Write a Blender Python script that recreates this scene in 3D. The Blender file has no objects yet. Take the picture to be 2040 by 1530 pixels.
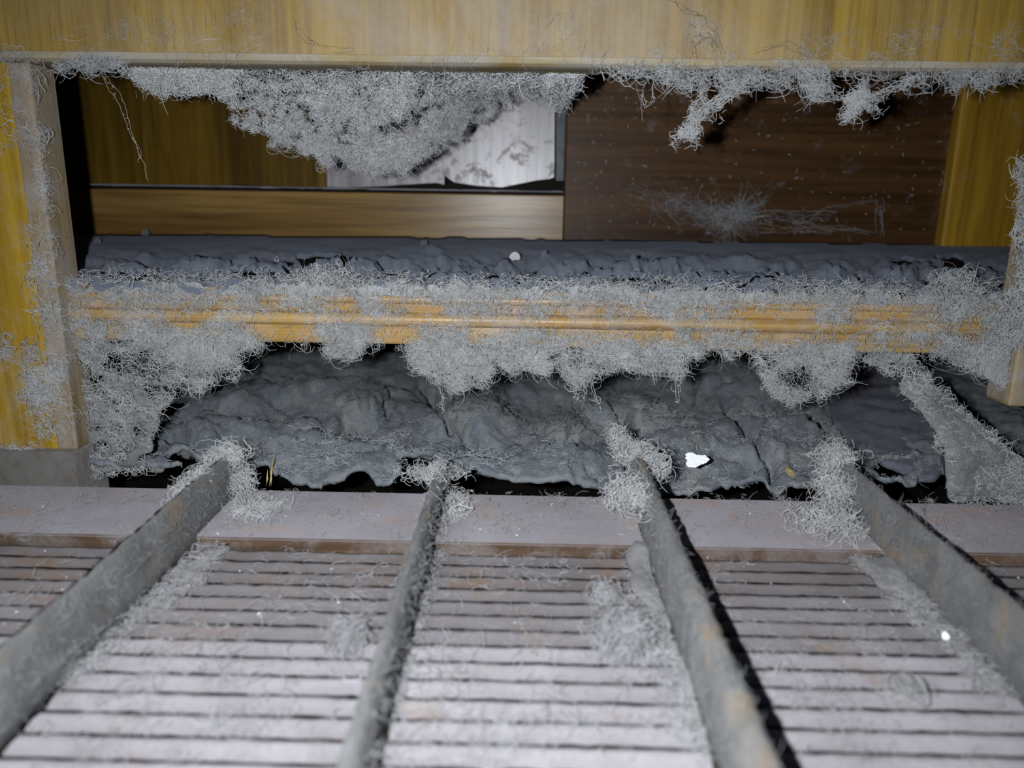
import bpy, bmesh, math, random
import numpy as np
from mathutils import Matrix, Vector, Euler

# ------------------------------------------------------------------ camera, world, light, exposure
S = bpy.context.scene
C = S.collection
W, H, FPX = 2040, 1530, 1532.0
cam_d = bpy.data.cameras.new('camera'); cam = bpy.data.objects.new('camera', cam_d); C.objects.link(cam)
S.camera = cam
cam_d.sensor_width = 36.0; cam_d.lens = FPX / W * 36.0
cam_d.clip_start = 0.01; cam_d.clip_end = 20
CAMZ = 0.26
PITCH, YAW, ROLL = math.radians(13.75), math.radians(0.87), math.radians(0.8)
CM = Matrix.Rotation(YAW, 3, 'Z') @ Matrix.Rotation(math.pi / 2 - PITCH, 3, 'X') @ Matrix.Rotation(ROLL, 3, 'Z')
cam.matrix_world = Matrix.Translation((0, 0, CAMZ)) @ CM.to_4x4()
cam_d.dof.use_dof = True; cam_d.dof.focus_distance = 0.455; cam_d.dof.aperture_fstop = 7.0

world = bpy.data.worlds.new('world'); S.world = world; world.use_nodes = True
bg = world.node_tree.nodes['Background']; bg.inputs[0].default_value = (0.50, 0.64, 1.0, 1); bg.inputs[1].default_value = 0.07

ld = bpy.data.lights.new('phone_flash', 'SPOT'); lamp = bpy.data.objects.new('phone_flash', ld); C.objects.link(lamp)
lamp.location = (-0.034, 0.0, CAMZ + 0.007)
lamp.rotation_euler = (math.pi / 2 - math.radians(23.0), 0, math.radians(-4.0))
ld.energy = 9.8; ld.spot_size = math.radians(128); ld.spot_blend = 1.0; ld.shadow_soft_size = 0.0025
ld.color = (0.90, 0.95, 1.0)

S.view_settings.view_transform = 'Standard'; S.view_settings.look = 'None'
S.view_settings.exposure = 0.0; S.view_settings.gamma = 1.0; S.view_settings.use_curve_mapping = False

rng = np.random.default_rng(7)
MR = np.array(CM)
CP = np.array([0, 0, CAMZ])

# ------------------------------------------------------------------ measuring helpers (photo pixels -> points on real planes)
def ray(x, y):
    x = np.asarray(x, float); y = np.asarray(y, float)
    v = np.stack([(x - W / 2) / FPX, -(y - H / 2) / FPX, -np.ones_like(x)], -1)
    return v @ MR.T
def at_depth(x, y, d):
    r = ray(x, y); return CP + r * (np.asarray(d) / r[..., 1])[..., None]
def at_height(x, y, z):
    r = ray(x, y); return CP + r * ((np.asarray(z) - CAMZ) / r[..., 2])[..., None]
def to_px(p):
    q = (np.asarray(p) - CP) @ MR
    return W / 2 - FPX * q[..., 0] / q[..., 2], H / 2 + FPX * q[..., 1] / q[..., 2]

# value noise
_T = rng.random((256, 256))
def vnoise(x, y):
    x = np.asarray(x, float); y = np.asarray(y, float)
    xi = np.floor(x).astype(int); yi = np.floor(y).astype(int)
    fx = x - xi; fy = y - yi; fx = fx * fx * (3 - 2 * fx); fy = fy * fy * (3 - 2 * fy)
    a = _T[xi & 255, yi & 255]; b = _T[(xi + 1) & 255, yi & 255]; c = _T[xi & 255, (yi + 1) & 255]; d = _T[(xi + 1) & 255, (yi + 1) & 255]
    return (a * (1 - fx) + b * fx) * (1 - fy) + (c * (1 - fx) + d * fx) * fy
def fbm(x, y, o=4, s=0.0):
    v = 0; a = 0.5; t = 0
    for k in range(o):
        v = v + a * vnoise(x * 2 ** k + 17.3 * k + s, y * 2 ** k + 5.7 * k + s * 1.7); t += a; a *= 0.5
    return v / t
def inside(poly, x, y):
    x = np.asarray(x, float); y = np.asarray(y, float); r = np.zeros(x.shape, bool); n = len(poly)
    for i in range(n):
        x0, y0 = poly[i]; x1, y1 = poly[(i + 1) % n]
        if y0 == y1: continue
        c = ((y0 > y) != (y1 > y)) & (x < (x1 - x0) * (y - y0) / (y1 - y0) + x0)
        r ^= c
    return r
def seg_dist(pts, x, y, closed=False):
    d = np.full(np.shape(x), 1e9); n = len(pts)
    for i in range(n if closed else n - 1):
        ax, ay = pts[i]; bx, by = pts[(i + 1) % n]
        dx, dy = bx - ax, by - ay
        t = np.clip(((x - ax) * dx + (y - ay) * dy) / (dx * dx + dy * dy + 1e-9), 0, 1)
        d = np.minimum(d, np.hypot(x - ax - t * dx, y - ay - t * dy))
    return d
def smooth(e0, e1, x):
    t = np.clip((x - e0) / (e1 - e0), 0, 1); return t * t * (3 - 2 * t)

# ------------------------------------------------------------------ materials
def mat(name, base, rough=0.8, spec=0.3):
    m = bpy.data.materials.new(name); m.use_nodes = True
    nt = m.node_tree; b = nt.nodes['Principled BSDF']
    b.inputs['Base Color'].default_value = (*base, 1); b.inputs['Roughness'].default_value = rough
    b.inputs['Specular IOR Level'].default_value = spec
    return m, nt, b
def N(nt, t, **k):
    n = nt.nodes.new(t)
    for a, v in k.items(): setattr(n, a, v)
    return n
def pos(nt, scale=(1, 1, 1), rot=(0, 0, 0)):
    g = N(nt, 'ShaderNodeNewGeometry'); m = N(nt, 'ShaderNodeMapping'); m.inputs['Scale'].default_value = scale; m.inputs['Rotation'].default_value = rot
    nt.links.new(g.outputs['Position'], m.inputs['Vector']); return m.outputs[0]
def noise(nt, vec, scale, detail=4, rough=0.55, dist=0.0):
    n = N(nt, 'ShaderNodeTexNoise'); n.inputs['Scale'].default_value = scale; n.inputs['Detail'].default_value = detail
    n.inputs['Roughness'].default_value = rough; n.inputs['Distortion'].default_value = dist
    nt.links.new(vec, n.inputs['Vector']); return n.outputs['Fac']
def ramp(nt, fac, stops):
    r = N(nt, 'ShaderNodeValToRGB'); e = r.color_ramp.elements
    while len(e) < len(stops): e.new(0.5)
    for i, (p, c) in enumerate(stops):
        e[i].position = p; e[i].color = (*c, 1) if not isinstance(c, float) else (c, c, c, 1)
    nt.links.new(fac, r.inputs[0]); return r.outputs[0]
def mix(nt, fac, a, b, mode='MIX'):
    m = N(nt, 'ShaderNodeMix', data_type='RGBA', blend_type=mode)
    for s, v in ((0, fac), (6, a), (7, b)):
        if isinstance(v, (int, float)): m.inputs[s].default_value = v
        elif isinstance(v, tuple): m.inputs[s].default_value = (*v, 1)
        else: nt.links.new(v, m.inputs[s])
    return m.outputs[2]
def bump(nt, b, hgt, dist, strength=1.0):
    n = N(nt, 'ShaderNodeBump'); n.inputs['Distance'].default_value = dist; n.inputs['Strength'].default_value = strength
    nt.links.new(hgt, n.inputs['Height']); nt.links.new(n.outputs[0], b.inputs['Normal'])
def math_n(nt, op, a, b=None):
    n = N(nt, 'ShaderNodeMath', operation=op)
    for i, v in enumerate((a, b)):
        if v is None: continue
        if isinstance(v, (int, float)): n.inputs[i].default_value = v
        else: nt.links.new(v, n.inputs[i])
    return n.outputs[0]

DUSTC = (0.42, 0.43, 0.46)
def wood(name, dark, light, grain='Z', rough=0.45, spec=0.4, pores=0.5, dust=0.0, dust_scale=14.0, spread=0.10, dustcol=DUSTC, gscale=1.0, dust_x=None, pore_t=0.66):
    m, nt, b = mat(name, light, rough, spec)
    g = 260 * gscale
    sc = {'Z': (g, g, 7), 'X': (7, g, g), 'Y': (g, 7, g)}[grain]
    v = pos(nt, sc)
    f = noise(nt, v, 1.0, 5, 0.6, 0.4)
    sc2 = {'Z': (34, 34, 2), 'X': (2, 34, 34), 'Y': (34, 2, 34)}[grain]
    f2 = noise(nt, pos(nt, tuple(s * gscale for s in sc2)), 1.0, 3, 0.5, 0.6)
    c = ramp(nt, f2, [(0.3, dark), (0.7, light)])
    c2 = ramp(nt, f, [(0.32, tuple(x * 0.62 for x in dark)), (0.62, (1, 1, 1))])
    c = mix(nt, 0.55, c, c2, 'MULTIPLY')
    if pores:
        sp = {'Z': (800, 800, 42), 'X': (42, 800, 800), 'Y': (800, 42, 800)}[grain]
        p = ramp(nt, noise(nt, pos(nt, sp), 1.0, 1), [(pore_t, 0.0), (pore_t + .06, 1.0)])
        pm = N(nt, 'ShaderNodeMath', operation='MULTIPLY'); nt.links.new(p, pm.inputs[0]); pm.inputs[1].default_value = pores
        c = mix(nt, pm.outputs[0], c, tuple(x * 0.3 for x in dark))
    rr = None
    if dust:
        d = noise(nt, pos(nt), dust_scale, 7, 0.68, 0.5)
        d2 = noise(nt, pos(nt), 520, 3, 0.7)
        s = math_n(nt, 'ADD', d, math_n(nt, 'MULTIPLY', math_n(nt, 'SUBTRACT', d2, 0.5), 0.22))
        t = 0.72 - 0.34 * dust
        k = ramp(nt, s, [(t - spread, 0.0), (t + spread, 1.0)])
        k = math_n(nt, 'MULTIPLY', k, min(1.0, 0.55 + 0.4 * dust))
        if dust_x:
            g_ = N(nt, 'ShaderNodeNewGeometry'); sx = N(nt, 'ShaderNodeSeparateXYZ'); nt.links.new(g_.outputs['Position'], sx.inputs[0])
            ax = math_n(nt, 'DIVIDE', math_n(nt, 'ABSOLUTE', math_n(nt, 'SUBTRACT', sx.outputs[0], dust_x[0])), dust_x[1])
            k = math_n(nt, 'MULTIPLY', k, ramp(nt, ax, [(0.35, 1.0), (1.0, dust_x[2])]))
        c = mix(nt, k, c, dustcol)
        r = ramp(nt, k, [(0.0, rough), (1.0, 0.95)]); nt.links.new(r, b.inputs['Roughness'])
    nt.links.new(c, b.inputs['Base Color'])
    bump(nt, b, f, 0.0003, 0.5)
    return m

def fuzzy(b, sheen=0.35):
    if 'Diffuse Roughness' in b.inputs: b.inputs['Diffuse Roughness'].default_value = 1.0
    b.inputs['Sheen Weight'].default_value = sheen; b.inputs['Sheen Roughness'].default_value = 0.6
def ridged(nt, scale, dist=1.4, detail=3):
    n = N(nt, 'ShaderNodeTexNoise', noise_type='RIDGED_MULTIFRACTAL'); n.normalize = True
    n.inputs['Scale'].default_value = scale; n.inputs['Detail'].default_value = detail; n.inputs['Roughness'].default_value = 0.6; n.inputs['Distortion'].default_value = dist
    nt.links.new(pos(nt), n.inputs['Vector']); return n.outputs['Fac']
def dusty(name, a, bcol, fine=900, big=30, dist=0.0012, extra=None, rough=0.95, sheen=0.35, fib=0.0):
    m, nt, b = mat(name, a, rough, 0.15)
    fuzzy(b, sheen)
    f1 = noise(nt, pos(nt), big, 5, 0.65, 0.4); f2 = noise(nt, pos(nt), fine, 5, 0.75, 0.5); f3 = noise(nt, pos(nt), fine * 0.25, 5, 0.7, 1.2)
    s = math_n(nt, 'ADD', math_n(nt, 'MULTIPLY', f1, 0.6), math_n(nt, 'MULTIPLY', f2, 0.4))
    c = ramp(nt, s, [(0.34, a), (0.66, bcol)])
    if extra:
        col, sc, t = extra
        k = ramp(nt, noise(nt, pos(nt), sc, 5, 0.7, 0.6), [(t, 0.0), (t + 0.16, 0.75)])
        c = mix(nt, k, c, col)
    hh = math_n(nt, 'ADD', math_n(nt, 'MULTIPLY', f2, 0.5), f3)
    if fib:
        r = ridged(nt, fine * 0.45); hh = math_n(nt, 'ADD', hh, math_n(nt, 'MULTIPLY', r, fib))
        k = ramp(nt, r, [(0.25, 0.72), (0.7, 1.0)]); c = mix(nt, min(1.0, fib), c, k, 'MULTIPLY')
    nt.links.new(c, b.inputs['Base Color'])
    bump(nt, b, hh, dist, 0.9)
    return m

M = {}
M['rail'] = wood('varnished_yellow_wood', (0.33, 0.20, 0.022), (0.42, 0.265, 0.035), 'Z', 0.5, 0.2, 0.6, 0.62, 11, 0.22, (0.42, 0.37, 0.32), gscale=0.9, dust_x=(-0.03, 0.27, 0.12), pore_t=0.655)
M['stile'] = wood('varnished_stile_wood', (0.42, 0.255, 0.022), (0.54, 0.345, 0.04), 'Z', 0.5, 0.2, 0.3, 0.22, 20, 0.16, (0.44, 0.42, 0.39), gscale=0.6)
M['edge'] = wood('bare_edge_wood', (0.30, 0.20, 0.08), (0.46, 0.35, 0.18), 'Z', 0.7, 0.2, 0.3, 0.46, 25, 0.2, gscale=0.5)
M['rail_edge'] = wood('dusty_rail_edge', (0.36, 0.26, 0.09), (0.52, 0.42, 0.22), 'X', 0.6, 0.2, 0.3, 0.5, 25, 0.2, gscale=0.5)
M['lower'] = wood('orange_rail_wood', (0.33, 0.175, 0.045), (0.52, 0.33, 0.095), 'X', 0.36, 0.35, 0.2, 0.22, 30, 0.2, gscale=0.9)
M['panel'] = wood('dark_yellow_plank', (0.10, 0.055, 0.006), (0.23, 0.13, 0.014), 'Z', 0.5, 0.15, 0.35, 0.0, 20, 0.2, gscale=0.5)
M['batten'] = wood('brown_batten_wood', (0.20, 0.10, 0.03), (0.42, 0.26, 0.08), 'X', 0.30, 0.30, 0.2, 0.0, 20, 0.2, gscale=0.7)
M['brown'] = wood('dark_brown_board', (0.075, 0.034, 0.012), (0.15, 0.073, 0.027), 'X', 0.42, 0.16, 0.3, 0.06, 60, 0.12, (0.30, 0.28, 0.30), gscale=0.6)
M['post'] = wood('yellow_post_wood', (0.30, 0.165, 0.012), (0.54, 0.31, 0.03), 'Z', 0.5, 0.3, 0.3, 0.05, gscale=0.5)
M['bare'] = wood('pale_torn_wood', (0.36, 0.33, 0.34), (0.66, 0.60, 0.62), 'Z', 0.33, 0.7, 0.2, 0.26, 45, 0.10, (0.16, 0.16, 0.19), gscale=0.45)
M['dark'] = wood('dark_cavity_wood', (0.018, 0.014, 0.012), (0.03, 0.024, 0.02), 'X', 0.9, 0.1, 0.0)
M['groove'] = wood('bare_groove_and_shadow_wood', (0.007, 0.005, 0.005), (0.014, 0.010, 0.010), 'X', 0.85, 0.1, 0.0)  # bare slat sides; also the painted shadow line on the left divider
M['strip'] = dusty('dusty_strip', (0.145, 0.13, 0.137), (0.22, 0.205, 0.22), 1100, 22, 0.0004, ((0.22, 0.155, 0.12), 26, 0.54), 0.95, 0.06)
M['strip_edge'] = wood('strip_edge_wood', (0.06, 0.035, 0.022), (0.17, 0.105, 0.06), 'X', 0.7, 0.2, 0.2, 0.35, 30, 0.15, (0.25, 0.23, 0.23))
M['slat'] = dusty('dusty_slat', (0.172, 0.155, 0.162), (0.30, 0.28, 0.295), 900, 24, 0.0005, ((0.19, 0.14, 0.11), 26, 0.57), 0.95, 0.05, 0.3)
M['slat_dimmed'] = dusty('dimmed_brown_slat', (0.085, 0.072, 0.070), (0.165, 0.148, 0.150), 900, 24, 0.0005, ((0.15, 0.095, 0.06), 26, 0.52), 0.95, 0.04, 0.3)  # flash falloff put into the base colour; brown patches are the slat's own
M['slat_mid'] = dusty('half_dimmed_slat', (0.11, 0.098, 0.100), (0.19, 0.175, 0.183), 900, 24, 0.0005, ((0.17, 0.12, 0.09), 26, 0.55), 0.95, 0.04, 0.3)  # same painted falloff, weaker
M['divider'] = dusty('dusty_divider', (0.062, 0.060, 0.058), (0.145, 0.143, 0.142), 800, 60, 0.0010, ((0.20, 0.13, 0.06), 34, 0.56), 0.95, 0.08, 0.6)
M['foot'] = dusty('grey_brown_block', (0.13, 0.115, 0.10), (0.24, 0.225, 0.21), 900, 60, 0.0010, ((0.20, 0.13, 0.06), 34, 0.60), 0.95, 0.05, 0.4)
M['mat'] = dusty('grey_dust_felt', (0.152, 0.174, 0.202), (0.335, 0.358, 0.378), 750, 22, 0.0026, ((0.40, 0.40, 0.38), 34, 0.50), 0.95, 0.08, 0.9)
M['drift'] = dusty('felted_drift', (0.17, 0.165, 0.165), (0.30, 0.295, 0.295), 1100, 40, 0.0014, None, 0.95, 0.05, 0.7)
M['clod'] = dusty('pale_grey_clod', (0.17, 0.182, 0.19), (0.34, 0.35, 0.345), 900, 40, 0.0024, None, 0.95, 0.05, 0.9)
M['pad'] = dusty('purple_grey_lint', (0.12, 0.12, 0.15), (0.22, 0.22, 0.27), 900, 30, 0.0016, None, 0.95, 0.1, 0.8)
M['ledge'] = dusty('blue_grey_ledge_dust', (0.115, 0.128, 0.165), (0.185, 0.205, 0.25), 1000, 30, 0.0007, None, 0.95, 0.08, 0.4)
M['ledge_pale'] = dusty('grey_ridge_dust', (0.24, 0.25, 0.28), (0.36, 0.37, 0.40), 1000, 60, 0.0008)
M['bank'] = dusty('pale_lint_bank', (0.36, 0.37, 0.37), (0.54, 0.55, 0.55), 1100, 40, 0.0014, None, 0.95, 0.1, 0.8)
M['flake'] = dusty('white_paint', (0.85, 0.86, 0.92), (0.97, 0.97, 1.0), 500, 60, 0.0005, rough=0.6)
M['crumb'] = dusty('pale_crumb', (0.5, 0.5, 0.5), (0.72, 0.72, 0.72), 700, 60, 0.0008)
M['straw'] = wood('straw', (0.42, 0.33, 0.12), (0.66, 0.54, 0.24), 'X', 0.6, 0.3, 0.0)
def fibre_mat(name, a, b_):
    m, nt, b = mat(name, a, 0.9, 0.1); fuzzy(b, 0.2)
    f = noise(nt, pos(nt), 55, 4, 0.7); c = ramp(nt, f, [(0.35, a), (0.65, b_)]); nt.links.new(c, b.inputs['Base Color']); return m
M['lint'] = fibre_mat('grey_lint', (0.36, 0.362, 0.36), (0.49, 0.49, 0.485))
M['web'] = fibre_mat('pale_web_lint', (0.54, 0.545, 0.55), (0.70, 0.705, 0.70))
M['trayl'] = fibre_mat('dusty_tray_lint', (0.20, 0.195, 0.20), (0.31, 0.305, 0.31))
M['finl'] = fibre_mat('divider_fuzz', (0.13, 0.13, 0.13), (0.24, 0.24, 0.24))
M['lintd'] = fibre_mat('dull_lint', (0.30, 0.32, 0.33), (0.46, 0.48, 0.50))
M['hair'] = fibre_mat('dark_hair', (0.10, 0.085, 0.06), (0.20, 0.17, 0.12))
M['silk'] = fibre_mat('silk_thread', (0.55, 0.50, 0.45), (0.80, 0.74, 0.68))

# ------------------------------------------------------------------ object helpers
def tag(o, label=None, cat=None, group=None, kind=None):
    for k, v in (('label', label), ('category', cat), ('group', group), ('kind', kind)):
        if v: o[k] = v
    return o
def empty(name, loc, label, cat, group=None):
    o = bpy.data.objects.new(name, None); C.objects.link(o); o.location = loc; o.empty_display_size = 0.01
    return tag(o, label, cat, group)
def link(name, me, mats, parent=None, smooth_=False):
    o = bpy.data.objects.new(name, me); C.objects.link(o)
    for m in (mats if isinstance(mats, (list, tuple)) else [mats]): me.materials.append(m)
    if parent is not None:
        q = Vector(); r = parent
        while r is not None: q += r.location; r = r.parent
        o.parent = parent; o.location = (0, 0, 0)
        me.transform(Matrix.Translation(-q))
    if smooth_: me.polygons.foreach_set('use_smooth', [True] * len(me.polygons))
    return o
def recentre(o):
    """put a free-standing mesh object's origin at the middle of its base"""
    me = o.data; n = len(me.vertices); a = np.empty(n * 3); me.vertices.foreach_get('co', a); a = a.reshape(-1, 3)
    c = Vector(((a[:, 0].min() + a[:, 0].max()) / 2, (a[:, 1].min() + a[:, 1].max()) / 2, a[:, 2].min()))
    me.transform(Matrix.Translation(-c)); o.location = o.location + c
    return o
def np_mesh(name, v, f, midx=None):
    me = bpy.data.meshes.new(name); v = np.asarray(v, np.float32); f = np.asarray(f, np.int32)
    n, k = f.shape
    me.vertices.add(len(v)); me.vertices.foreach_set('co', v.ravel())
    me.loops.add(n * k); me.loops.foreach_set('vertex_index', f.ravel())
    me.polygons.add(n); me.polygons.foreach_set('loop_start', np.arange(n, dtype=np.int32) * k)
    if midx is not None: me.polygons.foreach_set('material_index', np.asarray(midx, np.int32))
    me.update(calc_edges=True); me.validate(); return me
def box_bm(b, x0, x1, y0, y1, z0, z1):
    r = bmesh.ops.create_cube(b, size=1.0)
    bmesh.ops.scale(b, vec=(x1 - x0, y1 - y0, z1 - z0), verts=r['verts'])
    bmesh.ops.translate(b, vec=((x0 + x1) / 2, (y0 + y1) / 2, (z0 + z1) / 2), verts=r['verts'])
def board(name, ext, m, parent=None, bev=0.0012, seg=2):
    b = bmesh.new(); box_bm(b, *ext)
    if bev: bmesh.ops.bevel(b, geom=b.edges[:], offset=bev, segments=seg, affect='EDGES', profile=0.5)
    me = bpy.data.meshes.new(name); b.to_mesh(me); b.free()
    return link(name, me, m, parent)
def prism_xz(name, outline, y0, y1, m, parent=None):
    """outline in X,Z extruded along depth"""
    b = bmesh.new()
    f = b.faces.new([b.verts.new((x, y0, z)) for x, z in outline]); r = bmesh.ops.extrude_face_region(b, geom=[f])
    bmesh.ops.translate(b, vec=(0, y1 - y0, 0), verts=[e for e in r['geom'] if isinstance(e, bmesh.types.BMVert)])
    bmesh.ops.recalc_face_normals(b, faces=b.faces[:]); me = bpy.data.meshes.new(name); b.to_mesh(me); b.free()
    return link(name, me, m, parent)
def profile_x(name, prof, x0, x1, m, parent=None):
    """profile in Y,Z (closed) swept along X"""
    b = bmesh.new()
    f = b.faces.new([b.verts.new((x0, y, z)) for y, z in prof]); r = bmesh.ops.extrude_face_region(b, geom=[f])
    bmesh.ops.translate(b, vec=(x1 - x0, 0, 0), verts=[e for e in r['geom'] if isinstance(e, bmesh.types.BMVert)])
    bmesh.ops.recalc_face_normals(b, faces=b.faces[:]); me = bpy.data.meshes.new(name); b.to_mesh(me); b.free()
    return link(name, me, m, parent)

# ------------------------------------------------------------------ fibres
def unit(a): return a / (np.linalg.norm(a, axis=-1, keepdims=True) + 1e-12)
def walk(p, d, length, nseg, curl, wob, pull=None, squash=None):
    """random curling polylines: returns (N, nseg+1, 3)"""
    n = len(p); d = unit(d); step = (np.broadcast_to(length, (n,)) / nseg)[:, None]
    c = rng.normal(size=(n, 3)) * curl
    if squash is not None: c = c * 0.35 + rng.normal(size=(n, 1)) * curl * 1.5 * squash[0]
    out = [p]
    for k in range(nseg):
        d = d + np.cross(c, d) + rng.normal(size=(n, 3)) * wob
        c = c + rng.normal(size=(n, 3)) * curl * 0.35
        if pull is not None: d = d + pull
        if squash is not None:
            nv, am = squash; d = d - am * (d @ nv)[:, None] * nv
        d = unit(d); p = p + d * step; out.append(p)
    return np.stack(out, 1)
def tubes(P, rad, taper=0.5):
    n, k, _ = P.shape
    t = unit(np.gradient(P, axis=1)); ref = np.where(np.abs(t[..., 2:3]) > 0.9, np.array([1.0, 0, 0]), np.array([0, 0, 1.0]))
    a = unit(np.cross(t, ref)); b = np.cross(t, a)
    r = np.broadcast_to(rad, (n,))[:, None] * (1 - taper * np.abs(np.linspace(-1, 1, k))[None, :] ** 2)
    r = r[..., None, None]
    ang = np.arange(3) * 2 * math.pi / 3
    ring = P[:, :, None, :] + r * (a[:, :, None, :] * np.cos(ang)[None, None, :, None] + b[:, :, None, :] * np.sin(ang)[None, None, :, None])
    v = ring.reshape(-1, 3)
    base = (np.arange(n)[:, None, None] * k + np.arange(k - 1)[None, :, None]) * 3
    j = np.arange(3)[None, None, :]; j2 = (np.arange(3)[None, None, :] + 1) % 3
    f = np.stack([base + j, base + j2, base + 3 + j2, base + 3 + j], -1).reshape(-1, 4)
    return v, f
class Fib:
    def __init__(s): s.v = []; s.f = []; s.n = 0
    def add(s, P, rad, taper=0.5):
        v, f = tubes(P, rad, taper); s.v.append(v); s.f.append(f + s.n); s.n += len(v); return s
    def mesh(s, v, f):
        s.v.append(v); s.f.append(f + s.n); s.n += len(v); return s
    def build(s, name, m, parent=None):
        me = np_mesh(name, np.concatenate(s.v), np.concatenate(s.f)); o = link(name, me, m, parent, True)
        return recentre(o) if parent is None else o
def sample(poly, n, dens=None, warp=22):
    poly = np.asarray(poly, float); lo = poly.min(0); hi = poly.max(0); ox = []; oy = []; got = 0
    for _ in range(200):
        x = rng.uniform(lo[0] - 12, hi[0] + 12, n * 2); y = rng.uniform(lo[1] - 12, hi[1] + 12, n * 2)
        k = inside(poly, x + (fbm(x / 26, y / 26, 3, 201) - .5) * warp * 2, y + (fbm(x / 26, y / 26, 3, 307) - .5) * warp * 2)
        if dens is not None: k &= rng.random(len(x)) < dens(x, y)
        ox.append(x[k]); oy.append(y[k]); got += k.sum()
        if got >= n: break
    return np.concatenate(ox)[:n], np.concatenate(oy)[:n]
X_, Y_, Z_ = np.eye(3)
def plane_dirs(n, u, v, nv, lift):
    a = rng.uniform(0, 2 * math.pi, n)
    return np.cos(a)[:, None] * u + np.sin(a)[:, None] * v + rng.normal(size=(n, 1)) * lift * nv
def lint(fb, surf, poly, n, length, curl=0.35, wob=0.15, rad=0.00035, thick=0.003, vert=True, dens=None, nseg=6, lift=0.15, pull=None, squash=0.6):
    """scatter n curled fibres over a photo-traced region of the surface surf(x,y)->points"""
    x, y = sample(poly, n, dens); n = len(x)
    if n == 0: return fb
    p = surf(x, y); nv = -Y_ if vert else Z_; u = X_; v = Z_ if vert else Y_
    p = p + nv * (np.abs(rng.normal(size=(n, 1))) * thick)
    L = length * np.exp(rng.normal(size=n) * 0.4)
    P = walk(p, plane_dirs(n, u, v, nv, lift), L, min(max(nseg, 5), 6) if nseg < 10 else 9, curl * 1.45, wob, pull, (nv, squash))
    return fb.add(P - (P.mean(1) - p)[:, None, :], rad * np.exp(rng.normal(size=n) * 0.3))
def clump(fb, c, r, n, length, curl=0.5, wob=0.2, rad=0.0004, nseg=7, pull=None):
    """loose ball of fibres about c with radii r"""
    p = np.asarray(c) + rng.normal(size=(n, 3)) * np.asarray(r) * 0.5
    d = rng.normal(size=(n, 3)); L = length * np.exp(rng.normal(size=n) * 0.35)
    P = walk(p, d, L, nseg, curl, wob, pull)
    return fb.add(P - (P.mean(1) - p)[:, None, :], rad * np.exp(rng.normal(size=n) * 0.3))
def strand(fb, pts, rad, n=1, jit=0.0006, sub=10, fuzz=0, fl=0.004):
    """a hanging string through the given points, made of n loosely twisted fibres"""
    pts = np.asarray(pts, float); m = len(pts); t = np.linspace(0, m - 1, (m - 1) * sub + 1)
    base = np.stack([np.interp(t, np.arange(m), pts[:, k]) for k in range(3)], -1)
    for _ in range(n):
        w = np.cumsum(rng.normal(size=base.shape) * jit * 0.6, 0); w -= np.linspace(0, 1, len(base))[:, None] * w[-1]
        fb.add((base + w + rng.normal(size=(1, 3)) * jit)[None], rad, 0.3)
    if fuzz:
        i = rng.integers(0, len(base), fuzz); p = base[i] + rng.normal(size=(fuzz, 3)) * jit
        fb.add(walk(p, rng.normal(size=(fuzz, 3)), fl * np.exp(rng.normal(size=fuzz) * .4), 5, 0.5, 0.2), rad * 0.8)
    return fb
def sheet(name, poly, surf, m, parent=None, step=7, rag=14, relief=0.003, nv=Z_, thick=0.0025, hgt=None, hole=None, freq=1.0, seed=0.0, cap=None):
    """ragged felt sheet over a traced region, relief along nv, real thickness"""
    poly = np.asarray(poly, float); lo = poly.min(0) - 2 * rag; hi = poly.max(0) + 2 * rag
    nx = int((hi[0] - lo[0]) / step) + 2; ny = int((hi[1] - lo[1]) / step) + 2
    gx, gy = np.meshgrid(np.linspace(lo[0], hi[0], nx), np.linspace(lo[1], hi[1], ny))
    sd = seg_dist(poly.tolist(), gx, gy, True) * np.where(inside(poly, gx, gy), 1, -1)
    sd = sd + (fbm(gx / 38, gy / 26, 4, seed) - 0.5) * 2.6 * rag
    ok = sd > 0
    if hole is not None: ok &= ~hole(gx, gy)
    p = surf(gx, gy)
    q = p[..., 0] * 400 * freq; r_ = (p[..., 1] + p[..., 2]) * 400 * freq
    h = (fbm(q / 9, r_ / 9, 5, seed) - 0.35) * relief * 2 + (fbm(q / 1.6, r_ / 1.6, 3, seed + 3) - 0.5) * relief * 0.55
    h = h * smooth(0, 26, sd)
    if hgt is not None: h = h + hgt(gx, gy)
    p = p + nv * h[..., None]
    idx = np.arange(nx * ny).reshape(ny, nx); fm = ok[:-1, :-1] & ok[1:, :-1] & ok[1:, 1:] & ok[:-1, 1:]
    f = np.stack([idx[:-1, :-1], idx[1:, :-1], idx[1:, 1:], idx[:-1, 1:]], -1)[fm]
    used = np.unique(f); rm = np.full(nx * ny, -1); rm[used] = np.arange(len(used))
    v = p.reshape(-1, 3)[used]; f = rm[f]
    k = len(v)
    e = np.concatenate([f[:, [0, 1]], f[:, [1, 2]], f[:, [2, 3]], f[:, [3, 0]]]); key = e[:, 0].astype(np.int64) * k + e[:, 1]; rev = e[:, 1].astype(np.int64) * k + e[:, 0]
    be = e[~np.isin(key, rev)]
    for _ in range(4):                       # relax the torn outline
        acc = np.zeros_like(v); cn = np.zeros(k)
        for a_, b_ in ((0, 1), (1, 0)): np.add.at(acc, be[:, a_], v[be[:, b_]]); np.add.at(cn, be[:, a_], 1)
        q_ = cn > 0; v[q_] = 0.5 * v[q_] + 0.5 * acc[q_] / cn[q_][:, None]
    v2 = v - nv * thick                      # back side + rim give it thickness
    rim = np.stack([be[:, 1], be[:, 0], be[:, 0] + k, be[:, 1] + k], -1)
    fall = np.concatenate([f, f[:, ::-1] + k, rim])
    me = np_mesh(name, np.concatenate([v, v2]), fall); o = link(name, me, m, parent, True)
    return (recentre(o) if parent is None else o)

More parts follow.
